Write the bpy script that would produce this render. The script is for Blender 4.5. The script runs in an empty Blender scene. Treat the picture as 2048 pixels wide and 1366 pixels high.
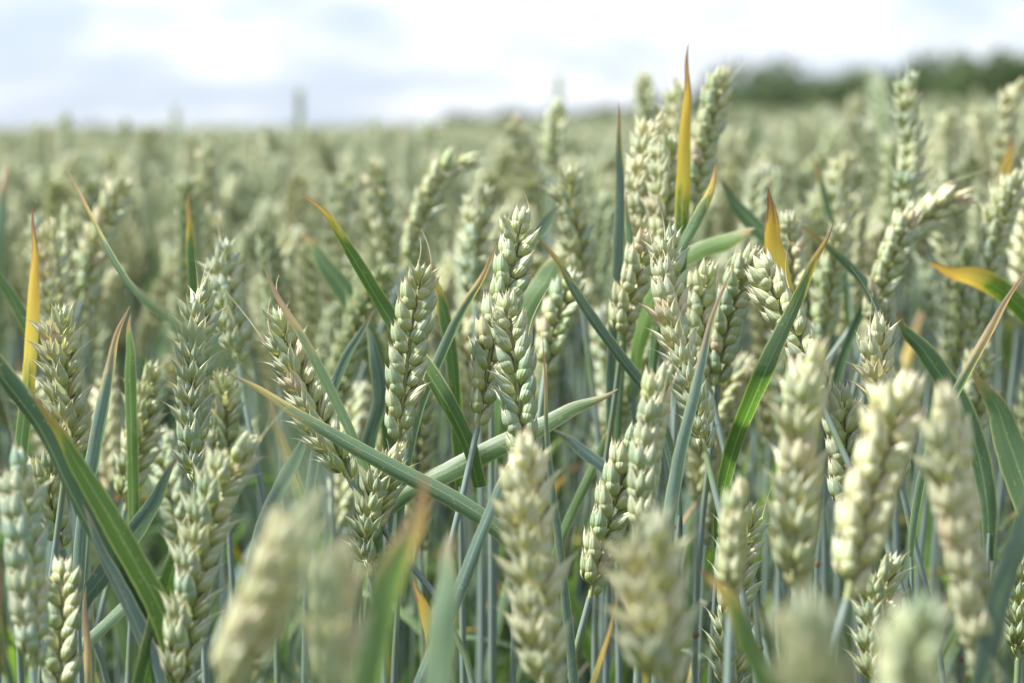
import bpy, math, random
import numpy as np
from mathutils import Vector, Matrix, Quaternion

random.seed(7)
R = random.Random(11)
NPR = np.random.default_rng(5)
scene = bpy.context.scene
COL = scene.collection

# ------------------------------------------------------------------ camera
W_PX, H_PX = 2048.0, 1366.0
LENS = 73.0
F = LENS / 36.0 * W_PX
CAM_H = 0.80
HORIZON = 290.0
PITCH = math.atan((683.0 - HORIZON) / F)
cam_data = bpy.data.cameras.new("camera")
cam = bpy.data.objects.new("camera", cam_data)
COL.objects.link(cam)
cam.location = (0, 0, CAM_H)
cam.rotation_euler = (math.radians(90) - PITCH, 0, 0)
cam_data.sensor_width = 36.0
cam_data.lens = LENS
cam_data.clip_start = 0.02
cam_data.clip_end = 6000.0
cam_data.dof.use_dof = True
cam_data.dof.focus_distance = 0.80
cam_data.dof.aperture_fstop = 7.7
scene.camera = cam

# ------------------------------------------------------------------ sky, sun, exposure
SUN_EL, SUN_AZ = 57.0, -98.0      # azimuth measured from +Y (view direction), negative = left
world = bpy.data.worlds.new("World")
scene.world = world
world.use_nodes = True
wt = world.node_tree
wt.nodes.clear()
w_out = wt.nodes.new("ShaderNodeOutputWorld")
w_sky = wt.nodes.new("ShaderNodeTexSky")
w_sky.sky_type = 'NISHITA'
w_sky.sun_disc = False
w_sky.sun_elevation = math.radians(SUN_EL)
w_sky.sun_rotation = math.radians(SUN_AZ)
w_bg = wt.nodes.new("ShaderNodeBackground")
w_bg.inputs['Strength'].default_value = 0.10
w_tc = wt.nodes.new("ShaderNodeTexCoord")
w_map = wt.nodes.new("ShaderNodeMapping")
w_map.inputs['Scale'].default_value = (13.0, 13.0, 46.0)
w_map.inputs['Location'].default_value = (1.3, 0.4, 3.35)
w_n = wt.nodes.new("ShaderNodeTexNoise")
w_n.inputs['Scale'].default_value = 1.0
w_n.inputs['Detail'].default_value = 5.0
w_n.inputs['Roughness'].default_value = 0.58
w_ramp = wt.nodes.new("ShaderNodeMapRange")
w_ramp.inputs['From Min'].default_value = 0.36
w_ramp.inputs['From Max'].default_value = 0.68
w_ramp.inputs['To Min'].default_value = 0.05
w_ramp.inputs['To Max'].default_value = 1.0
w_ramp.interpolation_type = 'SMOOTHSTEP'
w_mix = wt.nodes.new("ShaderNodeMix")
w_mix.data_type = 'RGBA'
w_mix.inputs[7].default_value = (4.4, 4.55, 4.8, 1.0)   # lit cloud; the background strength scales it
w_blue = wt.nodes.new("ShaderNodeMix")
w_blue.data_type = 'RGBA'
w_blue.inputs[0].default_value = 0.8
w_blue.inputs[7].default_value = (2.45, 2.9, 3.75, 1.0)   # clear gaps veiled by thin high cloud
wt.links.new(w_tc.outputs['Generated'], w_map.inputs['Vector'])
wt.links.new(w_map.outputs[0], w_n.inputs['Vector'])
wt.links.new(w_n.outputs['Fac'], w_ramp.inputs['Value'])
wt.links.new(w_ramp.outputs[0], w_mix.inputs[0])
wt.links.new(w_sky.outputs[0], w_blue.inputs[6])
wt.links.new(w_blue.outputs[2], w_mix.inputs[6])
wt.links.new(w_mix.outputs[2], w_bg.inputs['Color'])
wt.links.new(w_bg.outputs[0], w_out.inputs['Surface'])

sun_data = bpy.data.lights.new("sun", 'SUN')
sun_data.energy = 4.6
sun_data.angle = math.radians(5.0)
sun_data.color = (1.0, 0.965, 0.90)
sun = bpy.data.objects.new("sun", sun_data)
COL.objects.link(sun)
_e, _a = math.radians(SUN_EL), math.radians(SUN_AZ)
sun_dir = Vector((math.sin(_a) * math.cos(_e), math.cos(_a) * math.cos(_e), math.sin(_e)))
sun.rotation_euler = sun_dir.to_track_quat('Z', 'Y').to_euler()
sun.location = sun_dir * 20

scene.view_settings.view_transform = 'Standard'
scene.view_settings.look = 'None'
scene.view_settings.exposure = 1.38
scene.view_settings.gamma = 1.0
scene.view_settings.use_curve_mapping = False
scene.cycles.max_bounces = 6
scene.cycles.diffuse_bounces = 3
scene.cycles.transmission_bounces = 3
scene.cycles.use_denoising = True

C0 = Vector((0, 0, CAM_H))
FW = Vector((0, math.cos(PITCH), -math.sin(PITCH)))
UP = Vector((0, math.sin(PITCH), math.cos(PITCH)))
RT = Vector((1, 0, 0))


def at(px, py, d):
    """world point at distance d along the view axis that the photograph shows at (px, py)"""
    return C0 + FW * d + RT * ((px - 1024.0) * d / F) + UP * ((683.0 - py) * d / F)


def to_px(p):
    v = p - C0
    d = v.dot(FW)
    return 1024.0 + v.dot(RT) * F / d, 683.0 - v.dot(UP) * F / d, d


def ground_z(x, y):
    y0 = max(0.0, y - 1.0)
    xx = max(-22.0, min(40.0, x))
    if y0 < 79.0:
        return y0 * (0.0122 + (0.00062 if xx > 0 else 0.00060) * xx)
    crest = 79.0 * (0.0122 + (0.00062 if xx > 0 else 0.00060) * xx)
    t = min(1.0, (y0 - 79.0) / 90.0)
    return crest * (1 - t) + (-1.2) * t


# ------------------------------------------------------------------ material helpers
class NT:
    def __init__(self, name):
        self.m = bpy.data.materials.new(name)
        self.m.use_nodes = True
        self.t = self.m.node_tree
        self.t.nodes.clear()

    def n(self, typ, **kw):
        nd = self.t.nodes.new(typ)
        for k, v in kw.items():
            setattr(nd, k, v)
        return nd

    def put(self, sock, v):
        if hasattr(v, 'is_output'):
            self.t.links.new(v, sock)
        elif isinstance(v, (tuple, list)) and len(v) == 3 and sock.type == 'RGBA':
            sock.default_value = (*v, 1.0)
        else:
            sock.default_value = v

    def math(self, op, a, b=0.0, c=None, clamp=False):
        nd = self.n("ShaderNodeMath", operation=op, use_clamp=clamp)
        self.put(nd.inputs[0], a)
        self.put(nd.inputs[1], b)
        if c is not None:
            self.put(nd.inputs[2], c)
        return nd.outputs[0]

    def step(self, v, lo, hi, t0=0.0, t1=1.0):
        nd = self.n("ShaderNodeMapRange", interpolation_type='SMOOTHSTEP')
        self.put(nd.inputs['Value'], v)
        self.put(nd.inputs['From Min'], lo)
        self.put(nd.inputs['From Max'], hi)
        self.put(nd.inputs['To Min'], t0)
        self.put(nd.inputs['To Max'], t1)
        return nd.outputs[0]

    def mix(self, f, a, b, blend='MIX'):
        nd = self.n("ShaderNodeMix", data_type='RGBA', blend_type=blend)
        self.put(nd.inputs[0], f)
        self.put(nd.inputs[6], a)
        self.put(nd.inputs[7], b)
        return nd.outputs[2]

    def noise(self, vec, scale, detail=3.0, rough=0.55):
        nd = self.n("ShaderNodeTexNoise")
        if vec is not None:
            self.put(nd.inputs['Vector'], vec)
        nd.inputs['Scale'].default_value = scale
        nd.inputs['Detail'].default_value = detail
        nd.inputs['Roughness'].default_value = rough
        return nd.outputs['Fac']

    def comb(self, x, y, z):
        nd = self.n("ShaderNodeCombineXYZ")
        self.put(nd.inputs[0], x)
        self.put(nd.inputs[1], y)
        self.put(nd.inputs[2], z)
        return nd.outputs[0]

    def uv(self):
        nd = self.n("ShaderNodeUVMap", uv_map="UVMap")
        s = self.n("ShaderNodeSeparateXYZ")
        self.t.links.new(nd.outputs[0], s.inputs[0])
        return s.outputs[0], s.outputs[1]

    def finish(self, col, rough=0.5, spec=0.3, transl=0.0, tcol=None, bump=None, bstr=0.2, bdist=0.0004, sheen=0.0):
        p = self.n("ShaderNodeBsdfPrincipled")
        self.put(p.inputs['Base Color'], col)
        self.put(p.inputs['Roughness'], rough)
        p.inputs['Specular IOR Level'].default_value = spec
        nrm = None
        if bump is not None:
            b = self.n("ShaderNodeBump")
            b.inputs['Strength'].default_value = bstr
            b.inputs['Distance'].default_value = bdist
            self.put(b.inputs['Height'], bump)
            nrm = b.outputs[0]
            self.t.links.new(nrm, p.inputs['Normal'])
        res = p.outputs[0]
        if transl:
            t = self.n("ShaderNodeBsdfTranslucent")
            self.put(t.inputs['Color'], tcol if tcol is not None else col)
            if nrm:
                self.t.links.new(nrm, t.inputs['Normal'])
            mx = self.n("ShaderNodeMixShader")
            self.put(mx.inputs[0], transl)
            self.t.links.new(res, mx.inputs[1])
            self.t.links.new(t.outputs[0], mx.inputs[2])
            res = mx.outputs[0]
        o = self.n("ShaderNodeOutputMaterial")
        self.t.links.new(res, o.inputs[0])
        return self.m


def chaff_material(name, lemma, far=False):
    """glume / lemma skin: plump yellow-green foot, bluish ribbed shoulders, papery cream margins and beak"""
    k = NT(name)
    u, v = k.uv()
    oi = k.n("ShaderNodeObjectInfo")
    sep = k.n("ShaderNodeSeparateColor")
    k.t.links.new(oi.outputs['Color'], sep.inputs[0])
    rnd = oi.outputs['Random']
    ripe = k.math('ADD', k.math('MULTIPLY', sep.outputs[0], 0.80), k.math('MULTIPLY', k.math('SUBTRACT', rnd, 0.5), 0.55), clamp=True)
    blue = sep.outputs[1]
    tc = k.n("ShaderNodeTexCoord")
    geo = k.n("ShaderNodeNewGeometry")
    nz = k.noise(tc.outputs['Object'], 420.0, 3.0)
    nz2 = k.noise(geo.outputs['Position'], 90.0, 2.0)
    au = k.math('MULTIPLY', k.math('ABSOLUTE', k.math('SUBTRACT', u, 0.5)), 2.0)
    low = k.mix(ripe, k.mix(blue, (0.43, 0.50, 0.13), (0.37, 0.47, 0.18)), (0.71, 0.67, 0.33))
    high_b = k.mix(blue, (0.37, 0.46, 0.20), (0.26, 0.40, 0.32))
    high = k.mix(ripe, high_b, (0.65, 0.64, 0.41))
    vv = k.math('ADD', v, k.math('MULTIPLY', k.math('SUBTRACT', nz, 0.5), 0.35))
    col = k.mix(k.step(vv, 0.22, 0.52), low, high)
    rib = k.math('POWER', k.math('ABSOLUTE', k.math('SINE', k.math('MULTIPLY', u, 17.0 if lemma else 21.0))), 2.0)
    streak = k.noise(k.comb(k.math('MULTIPLY', u, 34.0), k.math('MULTIPLY', v, 2.0), k.math('MULTIPLY', rnd, 50.0)), 1.0, 3.0, 0.6)
    pale = k.mix(ripe, (0.60, 0.64, 0.47), (0.76, 0.73, 0.56))
    col = k.mix(k.math('MULTIPLY', k.math('MULTIPLY', rib, k.step(v, 0.3, 0.6)), 0.38), col, pale)
    col = k.mix(k.math('MULTIPLY', k.step(streak, 0.52, 0.75), 0.45), col, k.mix(blue, (0.22, 0.30, 0.12), (0.16, 0.26, 0.22)))
    cream = (0.80, 0.76, 0.60) if lemma else (0.74, 0.72, 0.55)
    edge = k.step(k.math('ADD', au, k.math('MULTIPLY', k.math('SUBTRACT', nz, 0.5), 0.3)), 0.62, 0.95)
    col = k.mix(k.math('MULTIPLY', edge, k.step(v, 0.1, 0.5, 0.35, 0.95)), col, cream)
    tip = k.step(k.math('ADD', v, k.math('MULTIPLY', k.math('SUBTRACT', nz2, 0.5), 0.25)), 0.68, 0.92)
    col = k.mix(k.math('MULTIPLY', tip, 0.85), col, k.mix(rnd, (0.84, 0.80, 0.64), (0.78, 0.68, 0.53)))
    # a spikelet here and there has already turned pinkish tan
    tan = k.math('MULTIPLY', sep.outputs[2], k.math('MULTIPLY', k.step(rnd, 0.93, 0.96), k.step(nz2, 0.42, 0.60)))
    col = k.mix(k.math('MULTIPLY', tan, 0.55), col, (0.56, 0.42, 0.31))
    # fine freckles
    fr = k.step(k.noise(tc.outputs['Object'], 1500.0, 2.0), 0.66, 0.74)
    col = k.mix(k.math('MULTIPLY', fr, 0.30), col, (0.25, 0.22, 0.12))
    col = k.mix(1.0, col, k.mix(nz2, (0.86, 0.86, 0.86), (1.12, 1.12, 1.12)), 'MULTIPLY')
    tcol = k.mix(1.0, col, (1.15, 1.12, 0.75), 'MULTIPLY')
    return k.finish(col, 0.46, 0.42, 0.24 if lemma else 0.18, tcol, bump=k.math('ADD', k.math('ADD', rib, nz), streak), bstr=0.6, bdist=0.00025)


def leaf_material(name, far=False):
    """leaf blade; object colour R = withered share of the length, G = fresh green against glaucous blue,
    B = paleness, A = how brown the withered end is"""
    k = NT(name)
    u, v = k.uv()
    oi = k.n("ShaderNodeObjectInfo")
    sep = k.n("ShaderNodeSeparateColor")
    k.t.links.new(oi.outputs['Color'], sep.inputs[0])
    rnd = oi.outputs['Random']
    yel, green, palef = sep.outputs[0], sep.outputs[1], sep.outputs[2]
    brown = oi.outputs['Alpha']
    if far:
        yel = k.step(rnd, 0.68, 1.0, 0.02, 0.45)
        green = k.math('FRACT', k.math('MULTIPLY', rnd, 7.3))
        palef = k.math('MULTIPLY', k.math('FRACT', k.math('MULTIPLY', rnd, 13.7)), 0.5)
        brown = k.math('FRACT', k.math('MULTIPLY', rnd, 23.1))
    au = k.math('MULTIPLY', k.math('ABSOLUTE', k.math('SUBTRACT', u, 0.5)), 2.0)
    uvv = k.comb(k.math('MULTIPLY', u, 26.0), k.math('MULTIPLY', v, 2.2), k.math('MULTIPLY', rnd, 40.0))
    veins = k.noise(uvv, 1.0, 3.0, 0.6)
    blot = k.noise(k.comb(k.math('MULTIPLY', u, 3.0), k.math('MULTIPLY', v, 14.0), k.math('MULTIPLY', rnd, 31.0)), 1.0, 4.0, 0.6)
    glau = k.mix(palef, (0.032, 0.068, 0.066), (0.25, 0.36, 0.36))
    fresh = k.mix(palef, (0.055, 0.122, 0.022), (0.24, 0.34, 0.13))
    col = k.mix(green, glau, fresh)
    col = k.mix(k.math('MULTIPLY', k.step(veins, 0.35, 0.75), 0.32), col, k.mix(green, (0.15, 0.23, 0.22), (0.15, 0.23, 0.06)))
    # pale margin and midrib
    col = k.mix(k.math('MULTIPLY', k.step(au, 0.80, 0.97), 0.55), col, (0.48, 0.47, 0.24))
    col = k.mix(k.math('MULTIPLY', k.step(au, 0.10, 0.02), 0.35), col, (0.36, 0.42, 0.26))
    # rust specks
    vor = k.n("ShaderNodeTexVoronoi")
    k.t.links.new(k.comb(k.math('MULTIPLY', u, 9.0), k.math('MULTIPLY', v, 110.0), rnd), vor.inputs['Vector'])
    vor.inputs['Scale'].default_value = 1.0
    spk = k.math('MULTIPLY', k.step(vor.outputs['Distance'], 0.26, 0.12), k.step(blot, 0.45, 0.62))
    col = k.mix(k.math('MULTIPLY', spk, 0.55), col, (0.55, 0.52, 0.16))
    les = k.step(k.noise(k.comb(k.math('MULTIPLY', u, 5.0), k.math('MULTIPLY', v, 26.0), k.math('MULTIPLY', rnd, 17.0)), 1.0, 2.0), 0.66, 0.74)
    col = k.mix(k.math('MULTIPLY', les, 0.5), col, (0.36, 0.29, 0.12))
    # withering runs from the tip and along the margins
    q = k.math('ADD', v, k.math('ADD', k.math('ADD', k.math('MULTIPLY', k.math('SUBTRACT', blot, 0.5), 0.26), k.math('MULTIPLY', k.math('SUBTRACT', veins, 0.5), 0.30)), k.math('MULTIPLY', au, 0.08)))
    s0 = k.math('SUBTRACT', 1.0, yel)
    wither = k.step(k.math('SUBTRACT', q, s0), -0.04, 0.10)
    yl = k.mix(k.step(k.math('SUBTRACT', q, s0), 0.0, k.math('MULTIPLY', yel, 1.1)), (0.58, 0.50, 0.07), (0.64, 0.40, 0.06))
    yl = k.mix(k.math('MULTIPLY', palef, 1.2, clamp=True), yl, (0.58, 0.46, 0.34))
    s1 = k.math('SUBTRACT', 1.0, k.math('MULTIPLY', yel, k.math('MULTIPLY', brown, 0.5)))
    yl = k.mix(k.step(k.math('SUBTRACT', q, s1), -0.03, 0.05), yl, k.mix(palef, (0.27, 0.15, 0.085), (0.56, 0.44, 0.35)))
    col = k.mix(wither, col, yl)
    tcol = k.mix(1.0, col, k.mix(wither, k.mix(green, (1.15, 1.35, 0.85), (1.6, 1.95, 0.55)), (1.3, 1.2, 0.7)), 'MULTIPLY')
    return k.finish(col, k.math('ADD', 0.30, k.math('MULTIPLY', veins, 0.2)), 0.5, k.math('ADD', 0.24, k.math('MULTIPLY', green, 0.20)), tcol,
                    bump=veins, bstr=0.4, bdist=0.0004)


def stem_material(name):
    k = NT(name)
    u, v = k.uv()
    oi = k.n("ShaderNodeObjectInfo")
    geo = k.n("ShaderNodeNewGeometry")
    st = k.noise(k.comb(k.math('MULTIPLY', u, 30.0), k.math('MULTIPLY', v, 5.0), oi.outputs['Random']), 1.0, 3.0)
    nz = k.noise(geo.outputs['Position'], 40.0, 3.0)
    col = k.mix(st, (0.12, 0.18, 0.165), (0.28, 0.35, 0.335))
    col = k.mix(k.step(nz, 0.45, 0.7), col, (0.19, 0.26, 0.14))
    dots = k.step(k.noise(geo.outputs['Position'], 700.0, 2.0), 0.68, 0.76)
    col = k.mix(k.math('MULTIPLY', dots, 0.6), col, (0.12, 0.07, 0.05))
    return k.finish(col, 0.45, 0.35, 0.12, None, bump=st, bstr=0.3, bdist=0.0003)


M_GLUME = chaff_material("glume", False)
M_LEMMA = chaff_material("lemma", True)
M_LEAF = leaf_material("leaf_blade")
M_LEAF_FAR = leaf_material("leaf_blade_far", True)
M_STEM = stem_material("stem")
k = NT("awn")
M_AWN = k.finish((0.62, 0.58, 0.38), 0.5, 0.3, 0.2)
k = NT("rachis")
M_RACHIS = k.finish((0.40, 0.45, 0.22), 0.5, 0.3, 0.2)
k = NT("node_ring")
M_NODE = k.finish((0.20, 0.10, 0.05), 0.6, 0.3)
k = NT("soil")
_g = k.n("ShaderNodeNewGeometry")
_n = k.noise(_g.outputs['Position'], 9.0, 8.0, 0.65)
_n2 = k.noise(_g.outputs['Position'], 0.35, 4.0)
_c = k.mix(_n, (0.06, 0.042, 0.026), (0.16, 0.115, 0.07))
_sx = k.n("ShaderNodeSeparateXYZ")
k.t.links.new(_g.outputs['Position'], _sx.inputs[0])
_c = k.mix(k.step(_sx.outputs[1], 40.0, 95.0), _c, k.mix(_n2, (0.14, 0.17, 0.07), (0.24, 0.25, 0.12)))
M_SOIL = k.finish(_c, 0.95, 0.1, bump=_n, bstr=0.8, bdist=0.02)
k = NT("tree_leaves")
_o = k.n("ShaderNodeObjectInfo")
_g = k.n("ShaderNodeNewGeometry")
_n = k.noise(_g.outputs['Position'], 0.7, 3.0)
_c = k.mix(_n, (0.08, 0.12, 0.055), (0.15, 0.205, 0.095))
_c = k.mix(k.math('MULTIPLY', _o.outputs['Random'], 0.5), _c, (0.06, 0.10, 0.06))
M_TREE = k.finish(_c, 0.6, 0.2, 0.25)
k = NT("bark")
_g = k.n("ShaderNodeNewGeometry")
M_BARK = k.finish(k.mix(k.noise(_g.outputs['Position'], 6.0, 5.0), (0.07, 0.05, 0.035), (0.19, 0.15, 0.11)), 0.9, 0.1)


# ------------------------------------------------------------------ mesh helpers
class MB:
    def __init__(self):
        self.v, self.f, self.uv, self.mi = [], [], [], []

    def grid(self, pts, uvs, mi=0, wrap=False):
        """pts[i][j] rows"""
        b = len(self.v)
        n, m = len(pts), len(pts[0])
        for i in range(n):
            for j in range(m):
                self.v.append(tuple(pts[i][j]))
                self.uv.append(uvs[i][j])
        for i in range(n - 1):
            for j in range(m - 1 if not wrap else m):
                j2 = (j + 1) % m
                self.f.append((b + i * m + j, b + i * m + j2, b + (i + 1) * m + j2, b + (i + 1) * m + j))
                self.mi.append(mi)

    def add(self, other, mat=None, mi_map=None):
        b = len(self.v)
        if mat is None:
            self.v += other.v
        else:
            self.v += [tuple(mat @ Vector(p)) for p in other.v]
        self.uv += other.uv
        self.f += [tuple(b + i for i in f) for f in other.f]
        self.mi += [mi_map[i] if mi_map else i for i in other.mi]

    def mesh(self, name, mats):
        me = bpy.data.meshes.new(name)
        me.from_pydata(self.v, [], self.f)
        uvl = me.uv_layers.new(name="UVMap")
        li = np.empty(len(me.loops), dtype=np.int32)
        me.loops.foreach_get("vertex_index", li)
        uva = np.array(self.uv, dtype=np.float32)[li]
        uvl.data.foreach_set("uv", uva.ravel())
        for m in mats:
            me.materials.append(m)
        me.polygons.foreach_set("material_index", np.array(self.mi, dtype=np.int32))
        me.polygons.foreach_set("use_smooth", np.ones(len(self.f), dtype=bool))
        me.update()
        return me


def link(name, data, parent=None, mat=None):
    o = bpy.data.objects.new(name, data)
    COL.objects.link(o)
    if parent is not None:
        o.parent = parent
    if mat is not None:
        o.matrix_local = mat
    return o


def tag(o, label=None, cat=None, group=None, kind=None):
    if label:
        o['label'] = label
    if cat:
        o['category'] = cat
    if group:
        o['group'] = group
    if kind:
        o['kind'] = kind
    return o


def catmull(pts, n):
    """n+1 points spread along a Catmull-Rom curve through pts, by arc length"""
    pts = [Vector(p) for p in pts]
    if len(pts) == 2:
        return [pts[0].lerp(pts[1], i / n) for i in range(n + 1)]
    P = [pts[0] * 2 - pts[1]] + pts + [pts[-1] * 2 - pts[-2]]
    fine = []
    for i in range(1, len(P) - 2):
        for s in range(16):
            t = s / 16.0
            a, b, c, d = P[i - 1], P[i], P[i + 1], P[i + 2]
            fine.append(0.5 * ((2 * b) + (c - a) * t + (2 * a - 5 * b + 4 * c - d) * t * t + (3 * b - a - 3 * c + d) * t ** 3))
    fine.append(pts[-1])
    L = [0.0]
    for a, b in zip(fine, fine[1:]):
        L.append(L[-1] + (b - a).length)
    out, j = [], 0
    for i in range(n + 1):
        s = L[-1] * i / n
        while j < len(L) - 2 and L[j + 1] < s:
            j += 1
        seg = max(1e-9, L[j + 1] - L[j])
        out.append(fine[j].lerp(fine[j + 1], max(0, min(1, (s - L[j]) / seg))))
    return out


def tangents(path):
    T = []
    for i in range(len(path)):
        a, b = path[max(0, i - 1)], path[min(len(path) - 1, i + 1)]
        T.append((b - a).normalized())
    return T


def tube(mb, path, radii, sides=8, mi=0):
    T = tangents(path)
    ref = Vector((0.31, 0.9, 0.1)) if abs(T[0].z) > 0.6 else Vector((0, 0, 1))
    rows, uvs = [], []
    x = (ref - T[0] * ref.dot(T[0])).normalized()
    for i, p in enumerate(path):
        x = (x - T[i] * x.dot(T[i])).normalized()
        y = T[i].cross(x)
        rows.append([p + (x * math.cos(a) + y * math.sin(a)) * radii[i] for a in [2 * math.pi * j / sides for j in range(sides)]])
        uvs.append([(j / sides, i / (len(path) - 1)) for j in range(sides)])
    mb.grid(rows, uvs, mi, wrap=True)


# ------------------------------------------------------------------ the spikelet
MM = 0.001


def shell(mb, L, Wd, D, arc, base, yaw, splay, lean, curl, n, m, mi, beak=0.10, jag=None):
    """boat-shaped chaff: opens along its own -x side, bulges to +x.
    yaw turns the bulge about z, splay tilts the boat away from z in its bulge direction"""
    rows, uvs = [], []
    cy, sy = math.cos(yaw), math.sin(yaw)
    for i in range(n + 1):
        t = i / n
        tb = 1.0 - beak
        if t < 0.36:
            w = math.sqrt(max(0.0, 1 - ((0.36 - t) / 0.36 * 0.93) ** 2))
        elif t < tb:
            q = (t - 0.36) / (tb - 0.36)
            w = max(0.0, 1 - q ** 1.55) * 0.93 + 0.07
        else:
            w = 0.07 * (1 - (t - tb) / beak) + 0.008
        row, ur = [], []
        for j in range(m + 1):
            s = j / m * 2 - 1
            a = s * arc
            kx = 0.10 * D * math.exp(-(s / 0.13) ** 2)
            x = (D * math.cos(a) + kx) * w - 0.15 * D
            y = Wd * math.sin(a) * w
            z = L * t
            x += splay * z + curl * max(0.0, t - 0.55) ** 2 * L
            y += lean * z
            row.append(Vector((base[0] + x * cy - y * sy, base[1] + x * sy + y * cy, base[2] + z)))
            ur.append((j / m, t))
        rows.append(row)
        uvs.append(ur)
    mb.grid(rows, uvs, mi)


def spikelet(rng, openness, n, m):
    """two glumes clasping two lateral florets, one or two florets between them (x = away from the rachis, y = fan)"""
    mb = MB()
    o = openness
    slim = 0.98 - 0.16 * o
    for s in (-1, 1):
        yaw = s * math.radians(rng.uniform(60, 78))
        sp = 0.20 + 0.30 * o + rng.uniform(-.05, .09)
        # lateral floret: lemma and the palea edge behind it
        Lf = rng.uniform(11.0, 12.8) * MM * (1 + .06 * o)
        shell(mb, Lf, 2.4 * MM * slim, 2.55 * MM * slim, math.radians(108), (0.5 * MM, s * 0.9 * MM, 1.3 * MM), yaw, sp, rng.uniform(-.06, .06),
              -0.12 + 0.8 * o + rng.uniform(-.1, .5) * o, n, m, 1, beak=0.12 + 0.12 * o * rng.random())
        shell(mb, Lf * 0.90, 1.7 * MM, 1.5 * MM, math.radians(95), (0.4 * MM, s * 0.4 * MM, 1.8 * MM), yaw + math.pi, -sp * 0.45, 0,
              0.1, max(4, n - 4), max(4, m - 4), 1, beak=0.08)
        # glume over its foot
        shell(mb, rng.uniform(8.6, 10.2) * MM, 2.65 * MM * slim, 2.85 * MM * slim, math.radians(84), (0.6 * MM, s * 1.0 * MM, 0.0), yaw + s * rng.uniform(-.2, .15),
              sp * (0.95 + .15 * o), rng.uniform(-.10, .05), -0.1 + 1.0 * o * rng.random() + rng.uniform(-.1, .25), n, m, 0, beak=0.12 + 0.08 * rng.random())
    # middle florets, facing outwards
    for q in range(1 + (o > .5)):
        shell(mb, rng.uniform(9.0, 10.4) * MM, 2.1 * MM * slim, 2.0 * MM * slim, math.radians(106), (1.6 * MM, (rng.uniform(-.5, .5) + (q * 2 - 1) * 1.2 * (o > .5)) * MM, (2.6 + q * 1.2) * MM),
              rng.uniform(-.35, .35) + (q * 2 - 1) * .5 * (o > .5), 0.12 + 0.16 * o, rng.uniform(-.10, .10), 0.3 * o, n, m, 1, beak=0.12 + 0.08 * o)
    shell(mb, rng.uniform(7.0, 8.6) * MM, 1.6 * MM, 1.5 * MM, math.radians(120), (0.5 * MM, rng.uniform(-.6, .6) * MM, 4.8 * MM), rng.uniform(-.8, .8),
          0.03, rng.uniform(-.12, .12), 0.1, max(4, n - 2), m, 1, beak=0.14)
    return mb


SP_BUILD = {}
SP_MESH = {}
for kind, op in (("tight", 0.12), ("open", 0.95)):
    lst = [spikelet(random.Random(100 + i + int(op * 100)), op + R.uniform(-.1, .1), 13, 10) for i in range(6)]
    SP_BUILD[kind] = lst
    SP_MESH[kind] = [b.mesh("spikelet_" + kind, [M_GLUME, M_LEMMA]) for b in lst]
SP_LOW = {kind: [spikelet(random.Random(300 + i + int(op * 100)), op, 6, 4) for i in range(4)] for kind, op in (("tight", 0.15), ("open", 0.9))}
SPACING = 4.15 * MM


def ear_layout(path_pts, view_deg, rng, scale, view_dir):
    """matrices of the spikelets along an ear axis (first point = foot), plus the axis"""
    L = sum((b - a).length for a, b in zip(path_pts, path_pts[1:]))
    axis = catmull(path_pts, 40)
    T = tangents(axis)
    n = max(9, int(round(L * 0.93 / (SPACING * scale))))
    mats = []
    side0 = T[0].cross(view_dir).normalized()
    tw = rng.uniform(-12, 12)
    for i in range(n):
        f = (i + 0.35) / n * 0.93
        p = axis[min(40, int(f * 40))].lerp(axis[min(40, int(f * 40) + 1)], f * 40 - int(f * 40))
        t = T[min(40, int(f * 40))]
        side = (side0 - t * side0.dot(t)).normalized()
        X = Quaternion(t, math.radians(view_deg + tw * (f - .5) + rng.uniform(-5, 5))) @ side
        s = 1 if i % 2 else -1
        last = i == n - 1
        o = X * s
        if last:
            o = t.cross(X)
        tilt = math.radians((rng.uniform(15, 22) if not last else 2) * (1.0 if f > .15 else 0.75))
        z = (t * math.cos(tilt) + o * math.sin(tilt)).normalized()
        x = (o * math.cos(tilt) - t * math.sin(tilt)).normalized()
        y = z.cross(x)
        rl = math.radians(rng.uniform(-9, 9))
        x, y = x * math.cos(rl) + y * math.sin(rl), y * math.cos(rl) - x * math.sin(rl)
        env = min(1.0, 0.66 + f * 2.6) * (1.0 if f < .72 else 1.0 - (f - .72) * 0.75)
        sc = scale * 1.09 * env * rng.uniform(.93, 1.06)
        sx = -1 if rng.random() < .5 else 1
        M = Matrix(((x.x, y.x * sx, z.x, 0), (x.y, y.y * sx, z.y, 0), (x.z, y.z * sx, z.z, 0), (0, 0, 0, 1)))
        M = Matrix.Translation(p + o * (0.9 * MM * scale)) @ M @ Matrix.Scale(sc, 4)
        mats.append(M)
    return axis, T, mats


def awn_mesh(rng, base, direction, length, r=0.27 * MM):
    mb = MB()
    d = direction.normalized()
    b = Vector((rng.uniform(-1, 1), rng.uniform(-1, 1), rng.uniform(-.3, .6))) * 0.5
    path = [base + d * length * t + b * length * t * t for t in [i / 8 for i in range(9)]]
    tube(mb, path, [r * (1 - 0.8 * i / 8) for i in range(9)], 5)
    return mb.mesh("awn", [M_AWN])


def stem_path(foot_dir, top, gx=None):
    """from the ground up to an ear foot, leaving the ear along foot_dir and straightening"""
    lean = Vector((foot_dir.x, foot_dir.y, 0))
    g = Vector((top.x - lean.x * 0.10, top.y - lean.y * 0.10, 0))
    g.z = ground_z(g.x, g.y)
    h = top.z - g.z
    p1 = top - foot_dir * (0.16 * h)
    p2 = Vector((g.x + lean.x * 0.01, g.y, g.z + 0.5 * h))
    p1.x = p1.x * 0.75 + (g.x) * 0.25
    return [g - Vector((0, 0, 0.01)), p2, p1, top]


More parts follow.
